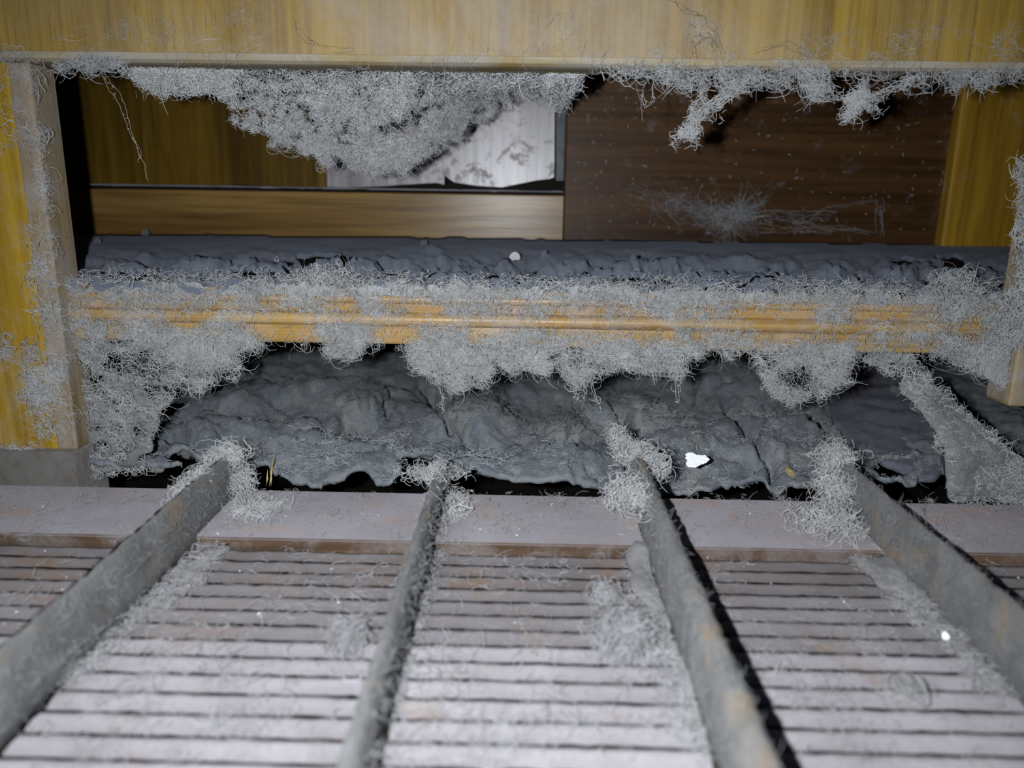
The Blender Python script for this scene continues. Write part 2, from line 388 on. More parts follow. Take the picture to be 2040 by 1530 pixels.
# ------------------------------------------------------------------ key planes (metres)
RZ = CAMZ - 0.16            # top of the ribbed slats
F = 0.430                   # front face of the cabinet frame
BACK = 0.765
z_top = at_depth(1020, 112, F)[2]
zl_top = at_depth(1020, 580, F + 0.012)[2]; zl_bot = at_depth(1020, 690, F + 0.012)[2]
z_rear = at_depth(1020, 470, 0.74)[2]
xs_l = at_depth(102, 500, F)[0]; xs_r = at_depth(2030, 700, F)[0]
FLOORZ = RZ - 0.010
LED = F + 0.016

# ------------------------------------------------------------------ the setting: the dark cavity
XL, XR = -0.475, 0.475
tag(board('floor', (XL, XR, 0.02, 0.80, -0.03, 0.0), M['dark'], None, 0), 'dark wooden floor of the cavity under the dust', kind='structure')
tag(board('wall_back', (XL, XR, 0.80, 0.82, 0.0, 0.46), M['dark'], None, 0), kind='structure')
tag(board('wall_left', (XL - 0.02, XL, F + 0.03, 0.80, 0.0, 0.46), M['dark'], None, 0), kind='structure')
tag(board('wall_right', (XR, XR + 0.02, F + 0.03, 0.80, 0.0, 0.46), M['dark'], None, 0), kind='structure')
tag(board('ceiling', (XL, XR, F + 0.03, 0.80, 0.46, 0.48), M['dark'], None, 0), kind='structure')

# ------------------------------------------------------------------ cabinet frame
fr = empty('cabinet_frame', (0, F, 0), 'yellow varnished wooden cabinet frame around the dusty opening', 'cabinet frame')
# top rail with a chamfered lower edge
prof = [(F, 0.46), (F, z_top), (F + 0.022, z_top), (F + 0.022, 0.46)]
rail = profile_x('top_rail', prof, XL, XR, M['rail'], fr)
prof = [(F, z_top - 0.0001), (F + 0.0012, z_top - 0.0032), (F + 0.0035, z_top - 0.0046), (F + 0.0065, z_top - 0.0050), (F + 0.022, z_top - 0.0050), (F + 0.022, z_top - 0.0001)]
profile_x('edge_bead', prof, XL, XR, M['rail_edge'], rail)
# stiles: front face and a paler bare inner edge strip
def stile(x0, x1, zb, side):
    st = board('stile', (x0, x1, F + 0.001, F + 0.024, zb, z_top - 0.0052), M['stile'], fr, 0.0015)
    if side < 0: board('inner_edge', (x1 - 0.011, x1 + 0.0008, F - 0.0004, F + 0.023, zb + 0.001, z_top - 0.0056), M['edge'], st, 0.0012)
    else: board('inner_edge', (x0 - 0.0008, x0 + 0.010, F - 0.0004, F + 0.023, zb + 0.001, z_top - 0.0056), M['edge'], st, 0.0012)
    return st
zb = at_depth(90, 898, F)[2]; zb_r = at_depth(2030, 812, F)[2]
stile(XL, xs_l, zb, -1); stile(xs_r, XR, zb_r, 1)
board('foot_block', (XL, at_depth(160, 930, F)[0], F - 0.006, F + 0.03, RZ - 0.03, zb + 0.001), M['foot'], fr, 0.0025, 3)
# lower rail: flat band, bead, groove, flat band
L0 = F + 0.012; hh = zl_top - zl_bot
def arc(cy, cz, r, a0, a1, n):
    return [(cy + r * math.cos(math.radians(a0 + (a1 - a0) * i / n)), cz + r * math.sin(math.radians(a0 + (a1 - a0) * i / n))) for i in range(n + 1)]
zm = zl_bot + hh * 0.46
lower = board('lower_rail', (xs_l, xs_r, L0, LED + 0.012, zl_bot, zl_top), M['lower'], fr, 0.0012)
pb = [(L0 + 0.001, zm + 0.0050)] + arc(L0 + 0.0005, zm, 0.0042, 95, 265, 10) + [(L0 + 0.001, zm - 0.0050)]
profile_x('bead', pb, xs_l + 0.001, xs_r - 0.001, M['lower'], lower)
pb2 = [(L0 + 0.001, zl_top - 0.003)] + arc(L0 + 0.0005, zl_top - 0.006, 0.0026, 95, 265, 8) + [(L0 + 0.001, zl_top - 0.0088)]
profile_x('bead', pb2, xs_l + 0.001, xs_r - 0.001, M['lower'], lower)
# ledge board under the blue-grey dust, rising a little to the rear
prof = [(LED, zl_top - 0.0035), (0.765, z_rear - 0.003), (0.765, z_rear - 0.016), (LED, zl_top - 0.014)]
profile_x('ledge_board', prof, XL, XR, M['dark'], fr)

# ------------------------------------------------------------------ things on the rear wall
def poly_at(d, pts): return [tuple(at_depth(x, y, d)[[0, 2]]) for x, y in pts]
pd = BACK - 0.004
pan = empty('back_panel', (-0.1, pd, z_rear), 'dark yellow upright wooden panel with a torn lower edge at the back', 'panel')
low = [(60, 370), (160, 368), (230, 371), (330, 369), (420, 373), (470, 368), (540, 371), (600, 372), (650, 374)]
top = [(650, 100), (60, 92)]
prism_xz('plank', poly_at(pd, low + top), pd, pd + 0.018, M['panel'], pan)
low2 = [(652, 376), (700, 373), (760, 371), (800, 368), (870, 364), (885, 368)]
t = prism_xz('plank', poly_at(pd + 0.003, low2 + [(885, 105), (652, 100)]), pd + 0.003, pd + 0.018, M['bare'], pan); t['label'] = 'greyed bare plank with the veneer worn off'
low3 = [(868, 322), (880, 346), (905, 363), (950, 370), (1000, 373), (1040, 365), (1070, 359), (1096, 356), (1104, 353)]
t = prism_xz('bare_patch', poly_at(pd - 0.006, low3 + [(1106, 105), (900, 100), (880, 260)]), pd - 0.006, pd + 0.012, M['bare'], pan); t['label'] = 'pale bare torn wood patch'
t = prism_xz('filler_strip', poly_at(pd + 0.004, [(1108, 360), (1150, 360), (1150, 105), (1108, 105)]), pd + 0.004, pd + 0.018, M['mat'], pan); t['label'] = 'dull grey dusty strip'
bx0 = at_depth(40, 430, 0.745)[0]; bx1 = at_depth(1130, 430, 0.745)[0]
zbt = at_depth(700, 383, 0.745)[2]
bt = empty('batten', ((bx0 + bx1) / 2, 0.745, z_rear), 'brown horizontal wooden batten below the torn yellow panel', 'batten')
board('bar', (bx0, bx1, 0.745, 0.762, z_rear - 0.006, zbt), M['batten'], bt, 0.0012)
dd = sheet('dust_coat', [(60, 376), (1130, 380), (1130, 373), (60, 368)], lambda x, y: np.stack([at_depth(x, y, 0.75)[..., 0], 0.744 + (386 - y) / 18 * 0.016, zbt - 0.0004 + np.clip((386 - y) / 18, 0, 1) ** 0.6 * 0.0058], -1), M['ledge_pale'], bt, 3, 1.5, 0.0016, Z_, 0.0006)
bd = 0.733
bo = empty('brown_board', (0.2, bd, z_rear), 'wide dark brown board with horizontal grain beside the batten end', 'board')
b0 = at_depth(1126, 300, bd)[0]; b1 = at_depth(1905, 300, bd)[0]
board('face', (b0, b1, bd, bd + 0.02, z_rear - 0.004, 0.44), M['brown'], bo, 0.0015)
pp = at_depth(1888, 400, bd - 0.012)[0]
po = empty('corner_post', (pp + 0.05, bd, z_rear), 'yellow upright wooden post right beside the wide brown board', 'post')
board('shaft', (pp, XR, bd - 0.012, bd + 0.03, z_rear - 0.004, 0.45), M['post'], po, 0.002)

# ------------------------------------------------------------------ ribbed tray: slats, back strip, four dividers
tr = empty('ribbed_tray', (0, 0.25, RZ - 0.02), 'long dusty ribbed tray with four upright dividers before the opening', 'tray')
SW = 0.36
st_f = at_height(1020, 1083, RZ + 0.005)[1]; st_b = at_height(1020, 986, RZ + 0.005)[1]
PITCHY = 0.01045
def slat(y1, seed):
    """one slat: dusty uneven top, bare sides; its far edge is at y1"""
    n = 170; x = np.linspace(-SW, SW, n + 1); w = PITCHY - 0.0021
    e = lambda k, a: (fbm(x * 260 + seed * 7, np.full_like(x, k * 9.1 + seed), 4) - 0.5) * a
    yb = y1 + e(1, 0.0011); yf = y1 - w + e(2, 0.0013)
    zt = RZ + e(3, 0.0010)
    rows = [(yf, np.full_like(x, RZ - 0.009)), (yf, zt - 0.0010), (yf + 0.0006, zt - 0.0002 + e(4, .0005)), (yf + w * 0.5, zt + 0.0004 + e(5, .0008)), (yb - 0.0006, zt + e(6, .0005)), (yb, zt - 0.0010), (yb, np.full_like(x, RZ - 0.009))]
    v = np.concatenate([np.stack([x, a, b], -1) for a, b in rows]); m = n + 1; f = []; mi = []
    for r in range(7):
        a = np.arange(n) + r * m; b = np.arange(n) + ((r + 1) % 7) * m
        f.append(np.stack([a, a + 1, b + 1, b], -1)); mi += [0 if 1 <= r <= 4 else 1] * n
    return np_mesh('slat', v, np.concatenate(f), mi)
ns = 24
for i in range(ns):
    link('slat', slat(st_f - 0.0018 - i * PITCHY, i * 1.37), [M['slat_dimmed' if i < 3 else 'slat_mid' if i < 7 else 'slat'], M['groove']], tr)  # far slats darkened in steps to imitate the flash falling off
board('base_board', (-SW, SW, st_f - ns * PITCHY - 0.004, st_b, RZ - 0.018, RZ - 0.0085), M['dark'], tr, 0)
sp = link('back_strip', None or bpy.data.meshes.new('back_strip'), [M['strip'], M['strip_edge']], tr)
b = bmesh.new(); box_bm(b, -SW, SW, st_f, st_b, RZ - 0.0085, RZ + 0.005)
bmesh.ops.bevel(b, geom=b.edges[:], offset=0.0007, segments=2, affect='EDGES')
for fc in b.faces: fc.material_index = 0 if fc.normal.z > 0.5 else 1
bmesh.ops.translate(b, vec=-tr.location, verts=b.verts[:]); b.to_mesh(sp.data); b.free()
# dividers
def divider(x0, y_end, hgt, th, seed, slope=0.0):
    n = 120; y = np.linspace(st_f - ns * PITCHY + 0.01, y_end, n + 1); t = (y - y[0]) / (y[-1] - y[0])
    e = lambda k, a: (fbm(y * 240 + seed, np.full_like(y, k * 7.7 + seed), 5) - 0.5) * a
    zt = RZ + hgt * (1 - slope * t) + e(1, 0.0022); zb_ = np.full_like(y, RZ - 0.0005)
    rows = []
    for u, s in ((0, -1), (0.35, -1), (0.93 if x0 < -.1 else 0.7, -1), (0.985, -0.1) if x0 < -.1 else (0.93, -0.85), (1.0, 0.15 if x0 < -.1 else 0), (0.93, 0.85), (0.7, 1), (0.35, 1), (0, 1)):
        wx = th / 2 * s * (1.15 - 0.2 * u) + e(3 + u * 5 + s, 0.0014 if s else 0.001)
        rows.append(np.stack([x0 + wx, y, zb_ + (zt - zb_) * u], -1))
    k = len(rows); v = np.concatenate(rows); m = n + 1; f = []
    for r in range(k):
        a = np.arange(n) + r * m; c = np.arange(n) + ((r + 1) % k) * m; f.append(np.stack([a, c, c + 1, a + 1], -1))
    f = np.concatenate(f)
    caps = []
    for end in (0, n):
        ids = [r * m + end for r in range(k)]
        for q in range(1, (k - 1) // 2 + 0):
            caps.append([ids[q - 1], ids[q], ids[k - 1 - q], ids[k - q]])
        q = (k - 1) // 2; caps.append([ids[q - 1], ids[q], ids[q + 1], ids[q + 1]]) if False else None
    f = np.concatenate([f, np.array(caps)])
    mi = np.zeros(len(f), int)
    if x0 < -0.1: mi[n * 2:n * 3] = 1  # left divider: near-black top-left bevel painted in place of its shadow line
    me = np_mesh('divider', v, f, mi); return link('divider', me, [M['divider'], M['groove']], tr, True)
HT = 0.028
ends = []
for i, (px, py, th, hg) in enumerate([(110, 1196, 0.006, HT), (757, 1296, 0.0052, HT * 0.9), (1412, 1230, 0.008, HT), (1905, 1100, 0.006, HT)]):
    x0 = at_height(px, py, RZ + hg)[0]
    divider(x0, [0.376, 0.385, 0.388, 0.385][i], hg, th, 31 + i * 13, 0.0); ends.append((x0, [0.376, 0.385, 0.388, 0.385][i], RZ + hg))

# ------------------------------------------------------------------ dust on the ledge
def ledge_surf(x, y, lift=0.0):
    # sloping ledge between (LED, zl_top) and (0.765, z_rear)
    r = ray(x, y); k = (z_rear - zl_top) / (0.765 - LED)
    t = (zl_top + 0 - k * LED - CAMZ) / (r[..., 2] - k * r[..., 1])
    return CP + r * t[..., None]
def ledge_rel(x, y):
    yy = y - 0.009 * (x - 1020)
    near = smooth(488, 545, yy)
    h = near * ((fbm(x / 46, y / 11, 5, 2.0) - 0.45) * 0.016 + (fbm(x / 12, y / 5, 3, 8.0) - 0.5) * 0.008)
    h = h + smooth(470, 500, yy) * (fbm(x / 90, y / 20, 4, 12.0) - .5) * 0.004
    for cx, cy, sx, sy, a in [(700, 535, 60, 10, .006), (1480, 525, 90, 8, .005), (860, 500, 24, 6, .005), (1260, 540, 50, 9, .006), (420, 530, 60, 8, .005)]:
        h = h + a * np.exp(-((x - cx) / sx) ** 2 - ((y - cy) / sy) ** 2)
    return h
def ledge_hole(x, y):
    nz = (fbm(x / 16, y / 7, 4, 24) - .5) * 2.4; k = np.zeros(np.shape(x), bool); yy = y - 0.009 * (x - 1020)
    for cx, cy, sx, sy in [(645, 518, 42, 11), (690, 528, 26, 8), (1900, 524, 26, 12), (1925, 540, 18, 10), (1800, 522, 18, 5), (870, 548, 20, 5), (300, 552, 90, 4), (520, 553, 40, 4), (1040, 560, 60, 4), (1300, 562, 70, 4), (1560, 566, 60, 4), (780, 556, 40, 4), (590, 545, 20, 5)]:
        k |= np.hypot((x - cx) / sx, (y - cy) / sy) + nz < 1
    return k
ledge_d = sheet('ledge_dust', [(30, 462), (1020, 472), (2070, 486), (2070, 590), (1020, 580), (30, 570)], ledge_surf, M['ledge'], None, 3.6, 3, 0.0010, Z_, 0.003, ledge_rel, ledge_hole)
tag(ledge_d, 'blue grey dust lying thick on the ledge behind the lower rail', 'dust', kind='stuff')

# ------------------------------------------------------------------ felted dust on the floor behind the tray
def floor_surf(x, y): return at_height(x, np.maximum(y, 640), FLOORZ)
cracks = [([(303, 850), (318, 878), (360, 892), (420, 915)], 9, .008), ([(640, 884), (700, 862), (770, 840), (775, 820)], 8, .008),
          ([(846, 775), (862, 812), (893, 870)], 10, .010), ([(900, 868), (940, 900), (985, 918)], 9, .007),
          ([(1160, 818), (1200, 808), (1262, 786)], 9, .008), ([(1438, 842), (1500, 900), (1540, 958)], 9, .008),
          ([(1610, 850), (1650, 885), (1708, 940)], 11, .010), ([(1225, 850), (1255, 890), (1300, 935)], 14, .014),
          ([(430, 745), (520, 770), (640, 765), (700, 775)], 8, .004), ([(330, 830), (430, 838), (470, 858), (560, 852)], 8, .004), ([(1080, 880), (1110, 910), (1150, 912)], 9, .005)]
lumps = [(560, 800, 200, 26, .009), (700, 830, 90, 34, .010), (950, 860, 90, 34, .012), (1050, 790, 120, 26, .009), (1250, 850, 90, 36, .013), (1400, 900, 120, 48, .010),
         (1450, 800, 110, 32, .012), (1580, 900, 80, 44, .009), (600, 930, 170, 30, .006), (380, 900, 70, 30, .006), (900, 940, 120, 30, .007), (1150, 940, 90, 30, .005), (1130, 880, 70, 26, .008), (450, 870, 120, 24, .006)]
def mat_rel(x, y):
    wx = x + (fbm(x / 30, y / 20, 3, 41) - .5) * 34; wy = y + (fbm(x / 30, y / 20, 3, 57) - .5) * 22
    h = (fbm(x / 45, y / 20, 3, 131) - .5) * 0.007
    for cx, cy, sx, sy, a in lumps: h = h + 1.25 * a * np.exp(-(((wx - cx) / sx) ** 2 + ((wy - cy) / sy) ** 2) ** 1.6)
    # overlapping felt plies: rounded terraces
    q = fbm(x / 150, y / 60, 3, 77) * 6; h = h + 0.0040 * (np.floor(q) + smooth(0.0, 0.22, q - np.floor(q))) - 0.010
    for pts, w, a in cracks: h = h - 1.7 * a * np.exp(-(seg_dist(pts, wx, wy) / (w * 1.15)) ** 2)
    return h
def mat_hole(x, y):
    nz = (fbm(x / 22, y / 14, 4, 91) - .5) * 26
    k = np.zeros(np.shape(x), bool)
    for cx, cy, sx, sy in [(370, 938, 48, 13), (265, 945, 18, 12), (700, 966, 50, 10), (830, 948, 34, 14), (520, 962, 24, 14), (1287, 930, 40, 15), (1478, 978, 60, 12), (1900, 972, 70, 12), (1780, 955, 44, 16), (310, 922, 20, 8)]:
        k |= np.hypot((x - cx) / sx, (y - cy) / sy) + nz / 40 < 1
    for pts, w, a in cracks[6:8]: k |= seg_dist(pts, x + nz, y + nz * .6) < 5
    return k
front = [(150, 955), (330, 960), (430, 962), (640, 972), (760, 975), (850, 968), (1020, 978), (1220, 980), (1450, 986), (1700, 990), (1900, 985), (2060, 996)]
front = [(x, y - 8) for x, y in front]
dm = sheet('dust_mat', [(80, 700), (2060, 716)] + front[::-1] + [(80, 950)], floor_surf, M['mat'], None, 3.2, 8, 0.0048, Z_, 0.003, mat_rel, mat_hole, 1.0, 5.0)
tag(dm, 'grey felted dust mat lying over the floor behind the ribbed tray', 'dust', kind='stuff')
fb = Fib()
def mat_top(x, y): return floor_surf(x, y) + Z_ * mat_rel(x, y)[..., None]
ndens = lambda x, y: np.clip((fbm(x / 70, y / 40, 4, 13) - 0.35) * 3, 0.05, 1) * ~mat_hole(x, y) * smooth(700, 900, y)
lint(fb, mat_top, [(180, 740), (1660, 740), (1880, 975), (1020, 970), (180, 945)], 5000, 0.009, 0.6, 0.22, 0.00011, 0.0010, False, ndens, 5, 0.8, None, 0.15)
lint(fb, mat_top, [(180, 860), (1660, 850), (1700, 960), (1020, 965), (180, 940)], 2500, 0.010, 0.6, 0.22, 0.00012, 0.0012, False, lambda x, y: np.clip((fbm(x / 60, y / 26, 3, 113) - .44) * 6, .02, 1) * ~mat_hole(x, y), 8, 0.8, None, 0.2)
fb.build('dust_fuzz', M['lintd'], dm)['kind'] = 'stuff'
# dark purple lint pad
pad_poly = [(1640, 800), (1690, 750), (1760, 745), (1820, 790), (1870, 860), (1890, 940), (1860, 975), (1790, 960), (1720, 930), (1660, 870)]
pad = sheet('lint_pad', pad_poly, lambda x, y: floor_surf(x, y) + Z_ * 0.007, M['pad'], None, 5, 10, 0.004, Z_, 0.004, lambda x, y: 0.004 * np.exp(-((x - 1760) / 90) ** 2 - ((y - 850) / 70) ** 2), None, 1.0, 19)
tag(pad, 'dark purple grey pad of felted lint on the grey dust mat', 'lint pad')
# dust clods
def clod(px, py, rx, ry, hz, label, seed):
    n = 40; m = 16; a = np.linspace(0, 2 * math.pi, n, endpoint=False); rr = np.linspace(0.0, 1, m)
    A, R = np.meshgrid(a, rr); c = at_height(px, py, FLOORZ); base = mat_rel(np.array(px), np.array(py))
    k = 1 + (fbm(np.cos(A) * 3 + seed, np.sin(A) * 3 + seed, 4, seed) - .5) * 0.9
    x = c[0] + rx * R * np.cos(A) * k; y = c[1] + ry * R * np.sin(A) * k
    z = c[2] + base - 0.002 + hz * np.sqrt(np.clip(1 - R ** 2.4, 0, 1)) * (0.8 + 0.5 * fbm(x * 300, y * 300, 4, seed)) + 0.0015 * fbm(x * 1400, y * 1400, 3, seed)
    v = np.stack([x, y, z], -1).reshape(-1, 3); i = np.arange(m - 1)[:, None] * n; j = np.arange(n)[None]; j2 = (j + 1) % n
    f = np.stack([i + j, i + j2, i + n + j2, i + n + j], -1).reshape(-1, 4)
    bot = np.array([[ (m - 1) * n + q, (m - 1) * n + (q + 1) % n] for q in range(n)])
    v2 = v[(m - 1) * n:] - Z_ * 0.004; v = np.concatenate([v, v2]); f = np.concatenate([f, np.stack([bot[:, 0], bot[:, 1], bot[:, 1] + n, bot[:, 0] + n], -1)])
    g = Fib().mesh(v, f); nf = 260
    th = rng.uniform(0, 2 * math.pi, nf); r2 = np.sqrt(rng.random(nf)); p = np.stack([c[0] + rx * r2 * np.cos(th), c[1] + ry * r2 * np.sin(th), c[2] + base + hz * np.sqrt(1 - r2 ** 2.4)], -1)
    g.add(walk(p, plane_dirs(nf, X_, Y_, Z_, .4), 0.012, 6, 0.6, 0.2, None, (Z_, .3)), 0.00018)
    o = g.build('dust_clod', M['clod']); tag(o, label, 'dust clod', 'clods on the dust mat')
clod(720, 822, 0.019, 0.030, 0.009, 'rounded grey dust clod behind the curved crack on the left of the mat', 1.0)
clod(945, 862, 0.020, 0.022, 0.008, 'matted grey dust clod straight below the heavy hanging lint clump', 4.0)
clod(1240, 838, 0.026, 0.026, 0.009, 'biggest swirled dust clod, behind the third divider tuft', 7.0)
clod(1450, 790, 0.024, 0.034, 0.009, 'brownish smooth dust clod up under the right half of the rail', 11.0)
clod(1120, 880, 0.016, 0.020, 0.007, 'flat dust clod in the middle of the mat, in front of the swirled one', 15.0)

# ------------------------------------------------------------------ lint on the lower rail
def rail_front(x, y): return at_depth(x, y, L0 - 0.003)
wins = [(572, 652, 66, 44), (782, 668, 50, 28), (1150, 650, 62, 15), (1552, 645, 72, 46), (1762, 620, 74, 22), (970, 650, 44, 13), (1320, 652, 40, 13), (355, 650, 60, 12), (1470, 690, 40, 12), (470, 612, 50, 14), (690, 612, 40, 12), (1200, 612, 60, 9), (1010, 608, 40, 9), (1930, 660, 44, 26), (250, 690, 26, 8), (1090, 685, 30, 9), (860, 612, 30, 10), (200, 615, 50, 12), (330, 612, 40, 10)]
def rail_d(x, y):
    d = np.clip((fbm(x / 38, y / 24, 4, 23) - 0.34) * 3.2, 0.10, 1)
    d = d * (1 - 0.45 * np.exp(-((y - 0.01 * (x - 1020) - 640) / 38) ** 4) * 0.4)
    nx = x + (fbm(x / 20, y / 20, 3, 93) - .5) * 40; ny = y + (fbm(x / 20, y / 20, 3, 95) - .5) * 24
    for cx, cy, sx, sy in wins: d = d * (1 - 0.95 * np.exp(-(((nx - cx) / sx) ** 2 + ((ny - cy) / sy) ** 2) ** 3))
    return d
fb = Fib()
rp = [(108, 560), (1020, 568), (2012, 590), (2012, 720), (1700, 705), (1020, 700), (500, 690), (108, 700)]
lint(fb, rail_front, rp, 8000, 0.012, 0.55, 0.2, 0.00010, 0.0009, True, rail_d, 8)
# thick fringe on the top edge of the rail
lint(fb, lambda x, y: at_depth(x, y, L0 + 0.0), [(108, 566), (1020, 574), (2012, 594), (2012, 612), (1020, 600), (108, 592)], 3800, 0.009, 0.5, 0.2, 0.00011, 0.0015, True, None, 6)
lint(fb, lambda x, y: ledge_surf(x, y) + Z_ * 0.003, [(110, 535), (560, 545), (700, 530), (1000, 545), (1500, 555), (2000, 560), (2000, 594), (1020, 580), (110, 570)], 1300, 0.009, 0.6, 0.25, 0.00013, 0.0012, False, lambda x, y: smooth(548, 580, y - .01 * (x - 1020)) * np.clip((fbm(x / 60, y / 20, 3, 3) - .3) * 3, 0, 1), 8, 1.2, None, 0.05)
tag(fb.build('rail_lint', M['lint']), 'tangled pale grey lint matted over the orange lower rail', 'lint', kind='stuff')
rf = sheet('rail_felt', rp, lambda x, y: at_depth(x, y, L0 - 0.0012), M['bank'], None, 4, 6, 0.0016, -Y_, 0.0008, None, lambda x, y: (rail_d(x, y) < 0.42) | (fbm(x / 9, y / 9, 3, 16) > 0.54), 1.0, 14)
tag(rf, 'pale felted lint layer stuck to the face of the orange lower rail', 'lint', kind='stuff')
rf = sheet('rim_felt', [(108, 560), (560, 562), (1020, 568), (2016, 588), (2016, 612), (1020, 598), (560, 592), (108, 590)], lambda x, y: at_depth(x, y, L0 - 0.0016), M['bank'], None, 3.6, 7, 0.003, -Y_, 0.002, None, lambda x, y: fbm(x / 9, y / 9, 3, 19) > 0.60, 1.0, 24)
tag(rf, 'pale felted lint band lying on the top edge of the lower rail', 'lint', kind='stuff')
# dome of lint standing on the ledge edge
fb = Fib(); c = at_depth(650, 556, L0 + 0.01); clump(fb, c, (0.020, 0.008, 0.007), 420, 0.010, 0.5, 0.2, 0.00015)
tag(fb.build('lint_tuft', M['lint']), 'raised lint tuft on the rail top edge beside a black hole', 'lint tuft', 'tufts along the lower rail')
fb = Fib(); c = at_depth(1900, 566, L0 + 0.01); clump(fb, c, (0.012, 0.008, 0.008), 300, 0.010, 0.5, 0.2, 0.00015)
tag(fb.build('lint_tuft', M['lint']), 'lint tuft on the rail top edge next to the right stile', 'lint tuft', 'tufts along the lower rail')

# hanging clumps below the rail
def hang(name, poly, n, label, d=L0 + 0.002, m='lint', L=0.011, r=0.00011, thick=0.0016, cat='lint clump', grp='lint clumps hanging below the rail'):
    dn = lambda x, y: np.clip((fbm(x / 24, y / 18, 3, 61) - 0.22) * 3.4, 0.03, 1) * (1 - .92 * np.exp(-(((x - 1592) / 42) ** 2 + ((y - 758) / 24) ** 2) ** 2))
    g = Fib(); lint(g, lambda x, y: at_depth(x, y, d - .003), poly, n, L, 0.5, 0.22, r, thick, True, dn, 8)
    e = empty(name, tuple(at_depth(np.mean([q[0] for q in poly]), max(q[1] for q in poly), d)), label, cat, grp)
    g.build('fibres', M[m], e)['kind'] = 'stuff'
    sheet('felt', poly, lambda x, y: at_depth(x, y, d), M['bank'], e, 4, 8, 0.004, -Y_, 0.0015, None, lambda x, y: (dn(x, y) < .45) | (fbm(x / 9, y / 9, 3, 16) > 0.52) | (fbm(x / 30, y / 20, 3, 46) > 0.58), 1.0, n * .01)
    return e
hang('lint_clump', [(810, 690), (1120, 692), (1080, 740), (990, 730), (960, 770), (900, 768), (860, 760)], 2500, 'heaviest lint clump sagging below the middle of the lower rail')
hang('lint_clump', [(640, 640), (725, 640), (730, 700), (700, 718), (650, 700)], 650, 'narrow lint clump hanging down over the rail between two bare wood patches')
hang('lint_clump', [(320, 660), (500, 660), (490, 700), (450, 728), (340, 716)], 1500, 'pale lavender lint clump on the rail near the left stile')
hang('lint_clump', [(1100, 690), (1400, 690), (1360, 750), (1240, 730), (1190, 770), (1120, 740)], 1600, 'ragged lint clump with long strings below the right half of the rail')
hang('lint_clump', [(1395, 690), (1700, 690), (1680, 760), (1620, 790), (1570, 800), (1525, 770), (1490, 700)], 1500, 'pouch shaped lint clump sagging onto the mat left of the dark pad')
g = Fib()
for a, b_, c_ in [((1170, 740), (1165, 770), (1160, 800)), ((1175, 745), (1185, 790), (1192, 806)), ((1165, 735), (1150, 770), (1140, 792)), ((875, 770), (882, 800), (884, 820)), ((1345, 700), (1350, 760), (1352, 800))]:
    strand(g, [at_depth(*q, L0 - .002) for q in (a, b_, c_)], 0.00022, 2, 0.0006, 8, 10)
tag(g.build('lint_string', M['lint']), 'thin lint strings dangling under the rail in front of the mat', 'lint string', kind='stuff')

# lint curtain in the left corner, and the bank on the right
def slope_d(y0, d0, y1, d1):
    return lambda x, y: at_depth(x, y, d0 + (np.clip(y, y0 - 60, y1 + 60) - y0) / (y1 - y0) * (d1 - d0))
lc = [(108, 680), (500, 690), (470, 745), (360, 790), (310, 840), (300, 905), (320, 935), (175, 945), (150, 900), (120, 800)]
def corner_hole(x, y):
    nz = (fbm(x / 16, y / 10, 4, 33) - .5) * 1.5
    k = np.zeros(np.shape(x), bool)
    for cx, cy, sx, sy in [(285, 722, 66, 26), (165, 812, 16, 36), (360, 770, 26, 10), (205, 890, 16, 10), (150, 742, 36, 12), (440, 742, 34, 9), (395, 745, 40, 9), (240, 800, 20, 7), (280, 850, 14, 8), (190, 770, 14, 7), (250, 905, 16, 8)]:
        k |= np.hypot((x - cx) / sx, (y - cy) / sy) + nz < 1
    return k
cs = slope_d(690, L0 + 0.004, 940, F + 0.014)
sh = empty('lint_curtain', tuple(cs(np.array(220.), np.array(930.))), 'lint curtain full of dark holes in the corner beside the left stile', 'lint curtain')
sheet('felt', lc, cs, M['clod'], sh, 3.4, 12, 0.007, -Y_, 0.002, None, lambda x, y: corner_hole(x, y) | (fbm(x / 22, y / 12, 4, 36) > 0.60), 1.0, 44)
g = Fib(); lint(g, cs, lc, 2600, 0.012, 0.5, 0.2, 0.00014, 0.0025, True, lambda x, y: np.where(corner_hole(x, y), .3, 1.0) * np.clip((fbm(x / 40, y / 26, 3, 63) - .25) * 3, .1, 1), 6)
g.build('fibres', M['lint'], sh)['kind'] = 'stuff'
rb = [(1700, 705), (1800, 700), (1850, 745), (1900, 800), (2000, 882), (2060, 930), (2060, 1005), (1890, 1000), (1880, 900), (1840, 830), (1790, 765)]
rs = slope_d(700, L0 + 0.006, 850, F - 0.005)
sh = empty('lint_bank', tuple(rs(np.array(1960.), np.array(960.))), 'sloping bank of pale lint running down to the right of the dark pad', 'lint bank')
sheet('felt', rb, rs, M['clod'], sh, 5, 9, 0.004, -Y_, 0.003, None, lambda x, y: np.hypot((x - 1790) / 40, (y - 745) / 16) + (fbm(x / 14, y / 9, 4, 5) - .5) * 1.6 < 1, 1.0, 51)
g = Fib(); lint(g, rs, rb, 1900, 0.008, 0.5, 0.2, 0.00014, 0.001, True, None, 6); g.build('fibres', M['lint'], sh)['kind'] = 'stuff'
rc = [(1862, 600), (2030, 600), (2030, 800), (1985, 775), (1930, 725), (1890, 690), (1862, 680)]
us = lambda x, y: at_depth(x, y, L0 - 0.006)
sh = empty('lint_curtain', tuple(us(np.array(1950.), np.array(830.))), 'thin lint curtain hanging at the right end of the lower rail', 'lint curtain')
g = Fib(); lint(g, us, rc, 1000, 0.012, 0.5, 0.2, 0.00013, 0.0015, True, lambda x, y: np.clip((fbm(x / 34, y / 24, 3, 15) - .36) * 4, .05, 1) * (1 - .85 * np.exp(-((x - 1935) / 45) ** 2 - ((y - 655) / 30) ** 2)), 6); g.build('fibres', M['lint'], sh)['kind'] = 'stuff'
